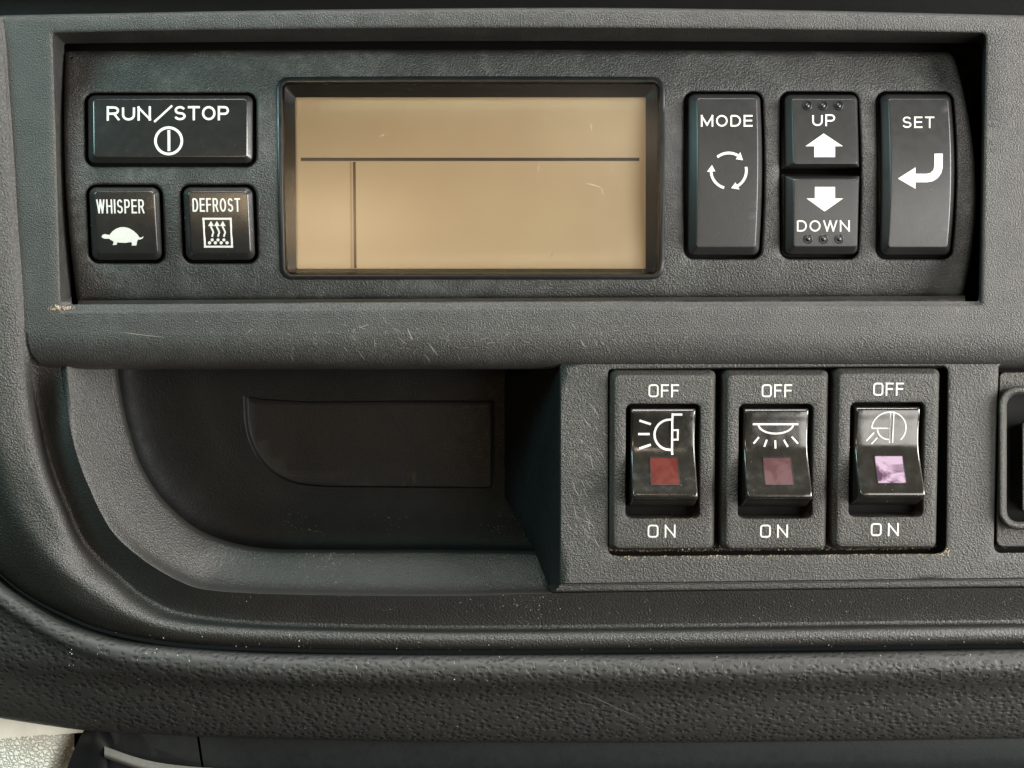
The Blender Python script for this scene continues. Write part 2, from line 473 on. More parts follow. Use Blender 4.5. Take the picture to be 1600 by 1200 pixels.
C3 = [(2250, 999, -34), (1720, 1003, -34), (1400, 1007, -34), (1000, 1012, -34), (700, 1013, -34), (394, 1007, -34), (262, 997, -28), (180, 976, -24), (120, 946, -18), (70, 912, -20), (25, 862, -20), (-5, 800, -20),
      (-30, 740, -20), (-60, 640, -20), (-80, 500, -20), (-100, 300, -20), (-110, 62, -20), (-116, 27, -20)]
C4 = [(2250, 1001, -52), (1720, 1005, -52), (1400, 1009, -52), (1000, 1014, -52), (700, 1016, -52), (394, 1011, -52), (262, 1002, -54), (160, 982, -50), (100, 958, -60), (44, 928, -66), (0, 893, -70), (-40, 850, -70),
      (-80, 760, -70), (-120, 640, -70), (-140, 500, -70), (-160, 300, -70), (-170, 62, -70), (-176, 27, -70)]
C5 = [(p[0] + 2, p[1] - 1, p[2] - 110) for p in C4]
_a, _b = crom(Cm, 30), crom(C2, 30)
Cn = [((p[0] + q[0]) / 2, (p[1] + q[1]) / 2, (p[2] + q[2]) / 2 + 5) for p, q in zip(_a, _b)]
g = G(); patch(g, [K0, K1, C1, Cm, Cn, C2, C3, C4, C5], 260, 5)
rim = g.mk('rim', M_rim, housing, smooth=60)
# --- pocket
E = [p for p in crom(K0, 500) if p[0] < 863 and p[1] > 545][::3]
E1 = [(858, 918, -92), (700, 920, -92), (460, 917, -92), (325, 909, -84), (278, 889, -66), (228, 856, -48), (186, 815, -38), (148, 742, -32), (128, 690, -30), (110, 600, -30), (104, 540, -30)]
E2 = [(845, 868, -132), (700, 866, -132), (500, 866, -132), (390, 862, -132), (310, 838, -124), (250, 790, -112), (213, 730, -112), (196, 680, -112), (186, 640, -112), (178, 590, -112), (174, 540, -112)]
E3 = [(800, 790, -299), (700, 788, -299), (500, 786, -299), (440, 775, -299), (390, 745, -299), (350, 700, -299), (325, 650, -299), (312, 590, -299), (308, 540, -299)]
E4 = [(790, 772, -300), (700, 770, -300), (510, 768, -300), (455, 757, -300), (408, 730, -300), (372, 690, -300), (350, 645, -300), (340, 590, -300), (338, 540, -300)]
g = G(); E2b = [(840, 858, -285), (700, 855, -285), (500, 854, -285), (400, 849, -285), (322, 825, -285), (264, 778, -285), (228, 722, -285), (212, 675, -285), (203, 638, -285), (196, 590, -285), (192, 540, -285)]
E2r = [(p[0] + (5 if p[0] < 420 else 0), p[1] - (5 if p[0] > 220 else 2), p[2] - 16) for p in E2]; E2s = [(p[0] + (7 if p[0] < 420 else 0), p[1] - (7 if p[0] > 220 else 3), p[2] - 45) for p in E2]
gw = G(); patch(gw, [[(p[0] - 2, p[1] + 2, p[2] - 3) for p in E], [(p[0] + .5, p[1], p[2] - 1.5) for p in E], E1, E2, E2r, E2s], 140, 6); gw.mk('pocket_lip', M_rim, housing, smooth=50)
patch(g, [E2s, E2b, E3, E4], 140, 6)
# shallow recessed panel in the back of the pocket
bp = [(384, 620), (386, 660), (393, 690), (408, 718), (432, 741), (465, 755), (510, 760)]
bpl = [p[:2] for p in crom([(x, y, 0) for x, y in bp], 24)] + [(640, 761), (766, 762), (769, 758), (770, 700), (770, 630), (767, 627), (620, 627), (480, 628), (410, 624)]
def sc(l, k): return [(590 + (x - 590) * k, 690 + (y - 690) * k) for x, y in l]
bl = crom(E4, 40)
loop = [(p[0], p[1]) for p in bl] + [(338, 538), (792, 538)]
vs, fs = cdt_sheet(loop[::1], [sc(bpl, 1.02)], 30); g.add([P(x, y, -300) for x, y in vs], fs)
g2 = G()
rings(g2, [(sc(bpl, 1.02), -300), (sc(bpl, 1.014), -300.6), (sc(bpl, 1.005), -303), (sc(bpl, .995), -307), (sc(bpl, .985), -309.4), (sc(bpl, .978), -310)])
vs, fs = cdt_sheet(sc(bpl, .978), [], 25); g2.add([P(x, y, -310) for x, y in vs], fs)
g2.mk('pocket_back_panel', M_panel_shade, housing, smooth=60)
g.mk('storage_pocket', M_pocket_shade, housing, smooth=50)
g = G()
# right wall of the pocket (left flank of the switch block)
ya = [540, 620, 700, 780, 850, 906]
rows = []
for t, (xx, hh, yb) in zip([0, .3, .65, 1], [(876, -24, 914), (862, -60, 912), (835, -130, 860), (788, -302, 775)]):
    rows.append([P(xx, 540 + (yb - 540) * k / 10, hh) for k in range(11)])
g.grid(rows)
rows = [[P(876, 914, -24), P(862, 912, -60), P(835, 860, -130), P(788, 775, -302)], [P(866, 929, -29), P(857, 915, -60), P(843, 866, -130), P(800, 790, -302)]]
g.grid(rows)
g.mk('pocket_side_wall', M_recess_shade, housing, smooth=50)
# --- upper face with the display slot
slot = rquad([(82, 51), (1541, 51), (1533, 477), (95, 486)], [5, 9, 4, 4], 4, 40, (8, 0, -2, 0))
top = crom([(-2, 30, 0), (150, 27, 0), (500, 21, 0), (900, 18, 0), (1250, 22, 0), (1600, 30, 0), (1720, 33, 0), (2250, 42, 0)], 50)
lft = crom([(40, 545, 0), (37, 500, 0), (27, 346, 0), (19, 216, 0), (12, 120, 0), (7, 60, 0), (-2, 30, 0)], 20)
outer = [p[:2] for p in top] + [(2250, 200), (2250, 400), (2250, 522)] + [(x, 522) for x in range(2210, 60, -40)] + [(44, 522)] + [p[:2] for p in lft[:-1] if p[1] < 518]
s1 = inset(slot, -4.5); s2 = inset(slot, -1.6); s3 = inset(slot, 0.4)
inner = rquad([(100, 68), (1535, 68), (1529, 471), (112, 476)], [4, 8, 3, 3], 4, 40, (4, 0, -1, 0))
g = G()
sheet(g, outer, [s1], lambda x, y: 0, (30, 12))
rings(g, [(s1, 0), (s2, -.9), (slot, -2.4), (s3, -6), (inner, lambda x, y: -10 if y > 464 else -66), (inset(inner, -1), lambda x, y: -66), (inset(inner, -4), -150)])
bkg = [P(60, 40, -150), P(1570, 40, -150), P(1570, 500, -150), P(60, 500, -150)]
# roll-over at the top
rows = []
for dy, h in [(0, 0), (-2, -.8), (-4, -3), (-5.5, -7), (-6, -14), (-5, -90)]:
    rows.append([P(x, y + dy, h) for x, y, _ in top])
g.grid(rows)
g_up = g; g = G(); rows = []   # recessed strip above in shade colour, then an added unseen moulding shading it
for yy, h in [(40, -88), (-20, -92), (-34, -60), (-38, -10), (-44, 0), (-200, 0)]:
    rows.append([P(x, yy, h) for x in range(-300, 2280, 60)])
g.grid(rows); g.mk('upper_recess', M_recess_shade, housing, smooth=38); g = g_up
# bull-nose along the bottom
rows = []
bn = [(522, 0, 44), (530, -.6, 44), (538, -2, 45), (546, -4.8, 47), (554, -8.5, 51), (561, -13, 56), (567, -18.5, 62), (572, -27, 70), (575.5, -40, 78), (577, -62, 84), (577, -320, 84)]
for y, h, x0 in bn:
    rows.append([P(x0 + (2250 - x0) * k / 70, y, h) for k in range(71)])
g.grid(rows)
upper = g.mk('upper_panel', M_face, housing, smooth=38)
g = G(); g.add(bkg, [(0, 1, 2, 3)]); g.mk('slot_back', M_black, housing, smooth=None)
# --- switch plate
def plate_y(x, y): return -20
cut = rquad([(950, 577), (1481, 572), (1478, 865), (950, 869)], [6, 10, 14, 12], 5, 24)
sock = rquad([(1560, 569), (1720, 569), (1720, 862), (1552, 864)], [6, 4, 4, 12], 5, 14)
po = [(877, 569)] + [(x, 569) for x in range(920, 2250, 40)] + [(2250, 569), (2250, 720), (2250, 894.5)] + [(x, 911 - (x - 877) * .012) for x in range(2210, 880, -40)] + [(877, 911), (877, 820), (877, 720), (877, 630)]
g = G()
c1_, c2_ = inset(cut, -2.5), inset(cut, -.8); k1_, k2_ = inset(sock, -2.5), inset(sock, -.8)
sheet(g, po, [c1_, k1_], plate_y, (24, 16))
rings(g, [(c1_, -20), (c2_, -21), (cut, -23), (inset(cut, .3), -60)])
rings(g, [(k1_, -20), (k2_, -21), (sock, -23), (inset(sock, .3), -60)])
xs = [2250, 1720, 1600, 1450, 1300, 1150, 1000, 877]
rows = []
for dy, h in [(0, -20), (1.2, -22), (2.0, -25.5), (3.4, -25.5), (4.4, -23), (12, -23), (14, -24), (15.5, -27), (17, -40)]:
    rows.append([P(x - (dy * .75 if x == 877 else 0), 911 - (x - 877) * .012 + dy, h) for x in xs])
g.grid(rows)
rows = []
for dx, h, yb in [(0, -20, 911), (-1.2, -21.5, 911.5), (-2.4, -26, 912)]:
    rows.append([P(877 + dx, 569 + (yb - 569) * k / 12, h) for k in range(13)])
g.grid(rows)
g.mk('switch_plate', M_plate, housing, smooth=38)
# black floor under the switch cut-outs
g = G(); g.add([P(930, 560, -58), P(1740, 560, -58), P(1740, 880, -58), P(930, 880, -58)], [(0, 1, 2, 3)])
g.mk('cutout_floor', M_black, housing, smooth=None)

# ============================================================ CONTROL UNIT
unit = thing('control_unit', P(800, 280, -120), 'black refrigeration control unit with amber blank display and six white printed buttons', 'control panel')
def hf(x, y):
    t = (y - 276) / 196.0
    return -58 + 36 * (1 - t * t)
fo = rquad([(102, 80), (1488, 81), (1502, 468), (121, 473)], [6, 14, 5, 4], 6, 30, (3, 0, -1, 0))
# sag of the sides follows the bulge of the face
def sag(loop, k=1.0):
    out = []
    for x, y in loop:
        t = max(0, 1 - ((y - 276) / 196.0) ** 2)
        if x > 1380: x += 30 * t * k * (x - 1380) / 120
        if x < 200: x -= 9.5 * t * k
        out.append((x, y))
    return out
fo = sag(fo)
disp = rquad([(441, 129), (1030, 129), (1028, 428), (446, 428)], [10, 10, 10, 10], 5, 20, (1, 1, 0, 1))
H = {
 'run': rquad([(132, 145), (401, 145), (401, 261), (133, 261)], 15, 6, 8, (0, 0, 0, 0)),
 'whisper': rquad([(134, 288), (254, 288), (258, 412), (139, 412)], 16, 6, 8),
 'defrost': rquad([(281, 288), (400, 288), (404, 412), (286, 412)], 16, 6, 8),
 'mode': rquad([(1068, 143), (1192, 143), (1190, 405), (1068, 405)], 15, 6, 12, (0, 4, 0, 1)),
 'updown': rquad([(1218, 143), (1342, 143), (1341, 405), (1218, 405)], 15, 6, 12, (0, 4, 0, 1)),
 'set': rquad([(1368, 143), (1490, 143), (1488, 405), (1368, 405)], 15, 6, 12, (0, 6, 0, -1)),
}
g = G()
hols = [inset(l, -3.6) for l in H.values()] + [inset(disp, -9)]
def hfe(x, y):
    h = hf(x, y)
    return h
fin = inset(fo, 9)
sheet(g, fin, hols, hfe, (22, 7))
def dr(d): return lambda x, y: hf(x, y) + d
rings(g, [(fin, dr(0)), (inset(fo, 5), dr(-1)), (inset(fo, 2), dr(-4)), (inset(fo, .3), dr(-9)), (fo, dr(-14)), (inset(fo, .5), dr(-90))])
for l in H.values():
    rings(g, [(inset(l, -3.6), dr(0)), (inset(l, -2.2), dr(-.5)), (inset(l, -.9), dr(-1.7)), (inset(l, .1), dr(-3.6)), (inset(l, .5), dr(-7)), (inset(l, .7), dr(-40))])
g.mk('fascia', M_fascia, unit, smooth=38)
g = G(); g.add([P(105, 85, -112), P(1495, 85, -112), P(1500, 465, -112), P(118, 465, -112)], [(0, 1, 2, 3)]); g.mk('backing_plate', M_black, unit, smooth=None)
g = G(); fl = []
for k in range(31):
    x = 122 + (1508 - 122) * k / 30; y0 = 472.5 - 7.5 * k / 30; fl.append((x, y0))
g.grid([[P(x, y + a, h) for x, y in fl] for a, h in ((-3, -30), (1, -17), (2, -14.5), (7.5, -9), (9, -9), (9.5, -14))])
g.mk('lower_flange', M_rocker, unit, smooth=35)
# display frame: raised glossy lip, then a deep well with the glass at the bottom
g = G()
d = disp
LH = -85
lcdw = rquad([(461, 152), (1009, 152), (1009, 420), (463, 420)], [2, 2, 2, 2], 5, 20)
rings(g, [(inset(d, -9), dr(-5)), (inset(d, -9), dr(.2)), (inset(d, -7.5), dr(2.0)), (inset(d, -3), dr(2.6)), (inset(d, -1), dr(1.6)), (d, dr(-1)), (inset(d, 1), dr(-5)),
          (inset(d, 3), dr(-22)), (inset(d, 4), dr(-24)),])
g.mk('display_frame', M_gloss, unit, smooth=38)
g = G()
wm = inset(d, 3.5)
rings(g, [(inset(d, 2), dr(-23)), (lcdw, LH + 8), (inset(lcdw, .2), LH - 4)])
g.mk('display_surround', M_gloss, unit, smooth=30)
g = G(); q = [(452, 140), (1018, 140), (1018, 430), (452, 430)]
g.add([P(x, y, LH) for x, y in q], [(0, 1, 2, 3)]); lcd = g.mk('lcd_screen', M_lcd, unit, smooth=None)
def bar(x0, y0, x1, y1, h, mat, name, parent, xb=None):
    g = G(); a = [P(x0, y0, h), P(x1, y0, h), P((xb or (x0, x1))[1], y1, h), P((xb or (x0, x1))[0], y1, h)]
    b = [v + Vector((0, .8 * S, 0)) for v in a]
    g.add(a + b, [(0, 1, 2, 3), (0, 4, 5, 1), (1, 5, 6, 2), (2, 6, 7, 3), (3, 7, 4, 0), (7, 6, 5, 4)])
    return g.mk(name, mat, parent, smooth=None)
bar(470, 246.5, 999, 251.5, LH + 1.2, M_seg, 'horizontal_line', lcd)
bar(551.5, 253, 555.5, 419, LH + 1.2, M_seg, 'vertical_line', lcd, (553, 557))
bar(546.5, 253, 549.2, 419, LH + 1.0, M_seg2, 'line_shadow', lcd, (548, 551))
# clear window
wl = inset(d, 2.5)
vs, fs = cdt_sheet(wl, [], (40, 12)); g = G(); g.add([P(x, y, hf(x, y) * .35 - 24) for x, y in vs], fs)
win = g.mk('display_window', M_window, unit, smooth=60)

def button(hole, face, fr, rise=16, name='push_button', label=None, ne=None, basein=1.6, fs=(14, 6), mat=None):
    """hole loop, face corners (TL,TR,BR,BL)"""
    nc = 6; n_e = (len(hole) // 4) - nc
    f = rquad(face[0], fr, nc, n_e, face[1] if len(face) > 1 else (0, 0, 0, 0))
    b0 = inset(hole, basein)
    def lerp(t): return [(a[0] + (c[0] - a[0]) * t, a[1] + (c[1] - a[1]) * t) for a, c in zip(b0, f)]
    g = G()
    rings(g, [(b0, dr(-30)), (lerp(.22), dr(-28)), (lerp(.27), dr(-12)), (lerp(.31), dr(rise * -.1)), (lerp(.34), dr(rise * .08)), (lerp(.42), dr(rise * .215)), (lerp(.64), dr(rise * .525)), (lerp(.86), dr(rise * .835)), (lerp(.95), dr(rise * .96)), (f, dr(rise)), (inset(f, 1.4), dr(rise + .05))])
    f = inset(f, 1.4); rise += .05
    vs, fcs = cdt_sheet(f, [], fs)
    g.add([P(x, y, hf(x, y) + rise) for x, y in vs], fcs)
    return g.mk(name, mat or M_button, unit, smooth=50, label=label)
# RUN/STOP
b = button(H['run'], ([(146, 155), (385, 155), (385, 245), (147, 245)],), 5, 10, label='wide button printed RUN/STOP', mat=M_button2)
hb = lambda x, y: hf(x, y) + 10
print_mesh('lettering', clip_y(text_polys('RUN', 166.5, 236, 166, 188.5, 4.6, 2.6), 166, 188.5) + stroke_polys([(241, 190.5), (269, 165)], 3.6) + clip_y(text_polys('STOP', 272, 358, 165.5, 188, 4.6, 2.2), 165.5, 188), hb, M_white, b)
print_mesh('power_symbol', stroke_polys(arc(263.5, 220, 20.6, 20.6, 0, 360, 40), 4.6) + stroke_polys([(263.8, 203.5), (264, 236)], 4.8), hb, M_white, b)
# WHISPER
b = button(H['whisper'], ([(147, 300), (240, 300), (246, 396), (152, 396)],), 6, 10, label='square button printed WHISPER with a turtle', mat=M_button2)
hb = lambda x, y: hf(x, y) + 10
print_mesh('lettering', clip_y(text_polys('WHISPER', 150, 225, 311.5, 333.5, 3.2, 1.5, slant=(.04, 0)), 311.5, 333.5), hb, M_white, b)
tur = [(158.6, 369.5), (160.5, 366.8), (164, 365.8), (168, 366.5), (171, 367.2), (175, 362), (181, 357.5), (188, 355), (195, 354.8), (202, 356.8), (209, 361), (214.5, 366), (218, 371), (221, 371.2), (224, 369.2), (223.6, 371.8), (220, 374),
       (215.5, 374.5), (214, 378), (213.2, 383.6), (205.5, 383.6), (206.6, 380.6), (204.5, 378.2), (196, 379.5), (186, 379), (183.5, 378.5), (182, 382.6), (176, 382.8), (177.8, 378), (176, 376.4), (170, 373), (164, 373), (160, 371.8)]
print_mesh('turtle_symbol', [[Vector(p) for p in tur]], hb, M_white, b)
# DEFROST
b = button(H['defrost'], ([(294, 300), (386, 300), (391, 396), (299, 396)],), 6, 10, label='square button printed DEFROST with rising heat arrows', mat=M_button2)
print_mesh('lettering', clip_y(text_polys('DEFROST', 300, 375, 309.5, 331, 3.2, 1.5, slant=(.04, 0)), 309.5, 331), hb, M_white, b)
ic = []
fr = [(317.8, 341.8), (360.4, 341.8), (362.6, 385.4), (320.4, 385.4)]
for i in range(4):
    a_, b_ = Vector(fr[i]), Vector(fr[(i + 1) % 4]); d_ = (b_ - a_).normalized() * 1.7
    ic += stroke_polys([a_ - d_, b_ + d_], 3.4)
for k in range(3):
    x = 329.5 + k * 9.2
    ic.append([Vector((x - 4.4, 353.2)), Vector((x + .2, 345.2)), Vector((x + 4.6, 353.2))])
    ic += stroke_polys([(x, 352), (x + .2, 355), (x + 2.4, 359), (x + 4, 363), (x + 2.6, 367), (x + 2, 370)], 2.9)
for k in range(3): ic += disc(331.6 + k * 9.1, 374.8, 2.5)
for k in range(4): ic += disc(327.4 + k * 9.1, 379.4, 2.6)
print_mesh('heat_symbol', ic, hb, M_white, b)
# MODE
b = button(H['mode'], ([(1090, 154), (1182, 154), (1180, 386), (1088, 386)], (0, 3, 0, -2)), 4, 15, label='tall button printed MODE with circling arrows')
hb = lambda x, y: hf(x, y) + 15
print_mesh('lettering', clip_y(text_polys('MODE', 1095, 1176, 179.5, 198, 3.4, 3.4), 179.5, 198), hb, M_white, b)
ic = []
cx, cy, rr = 1138.6, 266.6, 27.6
for a0, a1 in ((-130, -40), (-12, 78), (105, 195)):
    ic += stroke_polys(arc(cx, cy, rr, rr, a0, a1 - 16, 12), 4.6)
    t = math.radians(a1 - 18); t2 = math.radians(a1 + 4)
    ic.append([Vector((cx + (rr - 6.5) * math.cos(t), cy + (rr - 6.5) * math.sin(t))), Vector((cx + (rr + 6.5) * math.cos(t), cy + (rr + 6.5) * math.sin(t))), Vector((cx + rr * math.cos(t2), cy + rr * math.sin(t2)))])
print_mesh('cycle_symbol', ic, hb, M_white, b)
# UP / DOWN, two keys sharing one opening
hu = rquad([(1219, 144), (1342, 144), (1345, 265), (1219, 265)], [14, 14, 2, 2], 6, 8)
hd = rquad([(1219, 271), (1345, 271), (1341, 404), (1219, 404)], [2, 2, 14, 14], 6, 8)
bu = button(hu, ([(1238, 155), (1336, 155), (1339, 256), (1241, 256)],), 3, 15, label='key printed UP with three raised dots')
print_mesh('lettering', clip_y(text_polys('UP', 1269, 1305, 178.5, 197, 3.4, 3.2), 178.5, 197), hb, M_white, bu)
print_mesh('arrow_symbol', [[Vector(p) for p in [(1287, 208.6), (1317, 228.5), (1304.8, 228.5), (1304.8, 245.5), (1272.3, 245.5), (1272.3, 228.5), (1258.5, 228.5)]]], hb, M_white, bu)
bd = button(hd, ([(1241, 281), (1341, 281), (1339, 385), (1240, 385)],), 3, 15, label='key printed DOWN with three raised dots')
print_mesh('lettering', clip_y(text_polys('DOWN', 1245, 1328, 344, 362, 3.3, 3.2), 344, 362), hb, M_white, bd)
print_mesh('arrow_symbol', [[Vector(p) for p in [(1273.2, 292), (1304.8, 292), (1304.8, 310), (1317.5, 310), (1288.4, 330.6), (1260, 310), (1273.2, 310)]]], hb, M_white, bd)
def dot(x, y, par):
    g = G(); lp = []
    for r_, dh in [(7.4, .1), (6.6, 1.0), (5.8, .1), (5.2, -1.2), (4.6, -.6), (3.8, .8), (2.4, 2.2), (.8, 2.8)]:
        lp.append(([(x + r_ * math.cos(2 * math.pi * k / 16), y + r_ * math.sin(2 * math.pi * k / 16)) for k in range(16)], (lambda dh: lambda X, Y: hf(X, Y) + 15.2 + dh)(dh)))
    rings(g, lp); g.add([P(px_, py_, hf(px_, py_) + 18) for px_, py_ in lp[-1][0]], [tuple(range(16))])
    g.mk('raised_dot', M_gloss, par, smooth=60)
for k in range(3): dot(1261.5 + k * 24.4, 164.8, bu); dot(1262.5 + k * 24.3, 373.6, bd)
# SET
b = button(H['set'], ([(1389, 155), (1481, 155), (1480, 386), (1388, 386)], (0, 5, 0, -4)), 4, 15, label='tall button printed SET with a return arrow')
print_mesh('lettering', clip_y(text_polys('SET', 1410, 1460, 182, 200, 3.2, 3.4), 182, 200), hb, M_whiteworn, b)
print_mesh('return_symbol', [[Vector(p) for p in [(1403, 279), (1430.5, 261.5), (1430.5, 271.5)]] + [Vector(p) for p in [(1448, 271.5), (1454, 270), (1458.5, 265.5), (1460, 259)]] + [Vector(p) for p in [(1460, 240), (1473, 240), (1473, 262), (1470.5, 271), (1465, 278.5), (1457, 283.3), (1448, 284.8), (1430.5, 284.8), (1430.5, 295)]]], hb, M_white, b)

# ============================================================ ROCKER SWITCHES (real size in a frame of their own, then copied)
def loc_fn(base):       # local drawing (x right, y down, h out) around a point
    return lambda x, y, h: base + Vector((x * S, -h * S, -y * S))
KS = 1.02
base0 = P(1034.8, 720, -20)
sws = 'rocker switches in a row on the switch plate'
sw1 = thing('rocker_switch', base0, 'leftmost rocker switch with work lamp symbol and deep red square lens', 'switch', sws)
L0 = loc_fn(base0)
def sc_(l, k=KS): return [(x * k, y * k) for x, y in l]
plate_o = sc_(rquad([(-82, -141), (82, -141), (82, 140), (-82, 140)], 10, 6, 8))
plate_i = sc_(rquad([(-74, -132), (75, -132), (75, 134), (-74, 134)], 7, 6, 8))
opn = sc_(rquad([(-57.5, -89), (57.5, -89), (57.5, 89), (-57.5, 89)], 9, 6, 8))
g = G(); PH = 8
o1 = inset(opn, -1.8)
sheet(g, plate_i, [o1], lambda x, y: PH, 14, L0)
rings(g, [(plate_i, PH), (inset(plate_i, -1.5), PH - .8), (inset(plate_i, -2.6), PH - 3), (inset(plate_o, 2), 0), (plate_o, -3), (plate_o, -36)], L0)
rings(g, [(o1, PH), (inset(opn, -.6), PH - .7), (opn, PH - 2.2), (inset(opn, .4), -34)], L0)
bez = g.mk('switch_bezel', M_bezel, sw1, smooth=38)
g = G(); g.add([L0(x, y, -30) for x, y in [(-70, -100), (70, -100), (70, 100), (-70, 100)]], [(0, 1, 2, 3)])
g.mk('switch_well', M_black, sw1, smooth=None)
prof = crom([(-84, -8, 0), (-83.5, 6, 0), (-81, 11, 0), (-76, 11.5, 0), (-60, 8.5, 0), (-40, 6.5, 0), (-22, 8, 0), (-4, 14.5, 0), (14, 24, 0), (32, 35, 0), (45, 43, 0), (50, 44.5, 0), (53.5, 42.5, 0), (55.5, 38, 0), (60, 28, 0), (68, 12, 0), (74, -6, 0), (76, -20, 0)], 90)
prof = [(p[0], p[1]) for p in prof]
def hr(x, y):
    y = y / 1.0
    for (a, ha), (b_, hb_) in zip(prof, prof[1:]):
        if a <= y <= b_ and y > -82: return ha + (hb_ - ha) * (y - a) / ((b_ - a) or 1)
    return 12
WX = 51
xs_ = [(-WX - 1.5, -60), (-WX, -14), (-WX, -4.5), (-WX + .9, -1.6), (-WX + 2.4, -.3), (-WX + 4.5, 0)] + [(x, 0) for x in (-36, -24, -12, 0, 12, 24, 36)] + [(WX - 4.5, 0), (WX - 2.4, -.3), (WX - .9, -1.6), (WX, -4.5), (WX, -14), (WX + 1.5, -60)]
g = G()
g.grid([[L0(x, y, h + dh) for x, dh in xs_] for y, h in prof])
rock = g.mk('rocker', M_rocker, sw1, smooth=50)
# lens square on the rocker
def lens(parent, mat, L, x0=-21, x1=23, y0=-7, y1=33, label=None):
    g = G(); n = 8
    rows = [[L(x0 + (x1 - x0) * i / 4, y0 + (y1 - y0) * j / n, hr(0, y0 + (y1 - y0) * j / n) + .5) for i in range(5)] for j in range(n + 1)]
    g.grid(rows); return g.mk('indicator_lens', mat, parent, smooth=60, label=label)
def lens_edge(parent, L, x0=-21, x1=23, y0=-7, y1=33):
    n = 8; g = G()
    loop = [(x0 + (x1 - x0) * i / n, y0) for i in range(n)] + [(x1, y0 + (y1 - y0) * i / n) for i in range(n)] + [(x1 - (x1 - x0) * i / n, y1) for i in range(n)] + [(x0, y1 - (y1 - y0) * i / n) for i in range(n)]
    rings(g, [(inset(loop, -1.0), lambda x, y: hr(0, y) - .3), (inset(loop, -.9), lambda x, y: hr(0, y) + .9), (inset(loop, .3), lambda x, y: hr(0, y) + .9), (inset(loop, .4), lambda x, y: hr(0, y) + .2)], L)
    return g.mk('lens_edge', M_gloss, parent, smooth=40)
def words(sw, L):
    hb8 = lambda x, y: PH
    polys = clip_y(text_polys('OFF', -23.5, 24.5, -122, -101.5, 3.3, 3.0, sq=True), -122, -101.5)
    print_mesh('lettering', polys, hb8, M_white, sw, L, label='word OFF')
    polys = clip_y(text_polys('ON', -23.5, 21, 100.5, 121.5, 3.5, 9, sq=True), 100.5, 121.5)
    print_mesh('lettering', polys, hb8, M_white, sw, L, label='word ON')
def sym1():     # work lamp
    X = lambda x: (x - 1036.8) * KS * .99; Y = lambda y: (y - 720) * 1.0
    p = []
    def st_(pts, wd): p.extend(stroke_polys([(X(a), Y(b_)) for a, b_ in pts], wd))
    st_([(1051, 643.5), (1051, 709)], 3.9); st_([(1050, 645.5), (1066, 645.5)], 3.9)
    st_([(1050, 653.6)] + arc(1047, 677.5, 23.5, 24, -90, -270, 14) + [(1050, 701.5)], 3.9)
    st_([(1052, 670.5), (1061, 670.5)], 3); st_([(1060, 669), (1060, 687)], 3.2); st_([(1052, 685.5), (1061, 685.5)], 3)
    st_([(999.5, 655), (1017.5, 661)], 4); st_([(998, 676.7), (1016, 676.7)], 4); st_([(1000, 699.5), (1017.8, 693.5)], 4)
    return p
def sym2():     # ceiling lamp
    X = lambda x: (x - 1210) * KS * .98; Y = lambda y: (y - 720) * 1.0; p = []
    def st_(pts, wd): p.extend(stroke_polys([(X(a), Y(b_)) for a, b_ in pts], wd))
    st_([(1173, 661), (1245, 661)], 3.6); st_(arc(1209.5, 661, 27.5, 15, 180, 0, 12), 3.2)
    for a, b_ in [((1183.3, 681.7), (1175, 691.7)), ((1196, 685.7), (1191.7, 696.7)), ((1209.3, 686.7), (1209.3, 699.3)), ((1222.7, 685.7), (1229, 696.7)), ((1235, 680.7), (1245, 691.7))]: st_([a, b_], 3.2)
    return p
def sym3():     # beacon lamp
    X = lambda x: (x - 1385.5) * KS * .98; Y = lambda y: (y - 719) * 1.0; p = []
    def st_(pts, wd): p.extend(stroke_polys([(X(a), Y(b_)) for a, b_ in pts], wd))
    st_(arc(1388, 669, 27, 26, -180, 45, 20), 2.2)
    st_([(1389.3, 642), (1389.3, 692)], 2.0); st_([(1394.2, 642), (1394.2, 692)], 2.0)
    st_([(1361, 669), (1389, 669)], 2.2); st_(arc(1389, 670, 19, 17, 180, 90, 8), 2.0)
    st_([(1353, 689), (1365, 676)], 2.6); st_([(1361, 694), (1370, 684)], 2.0)
    return p
words(sw1, L0)
def copy_obj(o, parent):
    c = o.copy(); col.objects.link(c); c.parent = parent
    return c
switches = [(sw1, rock, base0)]
for px_, py_, lb in [(1210.3, 720, 'middle rocker switch with ceiling lamp symbol and dull pinkish red lens'), (1383.3, 717.5, 'right rocker switch of the three, shiny, with beacon symbol and pale pink lens')]:
    bb = P(px_, py_, -20)
    s = sw1.copy(); col.objects.link(s); s.location = bb; s['label'] = lb; s['group'] = sws
    nr = None
    for ch in list(sw1.children):
        c = copy_obj(ch, s)
        if ch is rock: nr = c
    switches.append((s, nr, bb))
for (s, r_, bb), sy, lm, nm in zip(switches, (sym1, sym2, sym3), (M_lens1, M_lens2, M_lens3), ('work_lamp_symbol', 'ceiling_lamp_symbol', 'beacon_symbol')):
    L = loc_fn(bb)
    print_mesh(nm, sy(), lambda x, y: hr(x, y) + .2, M_white, r_, L)
    lens(r_, lm, L); lens_edge(r_, L)

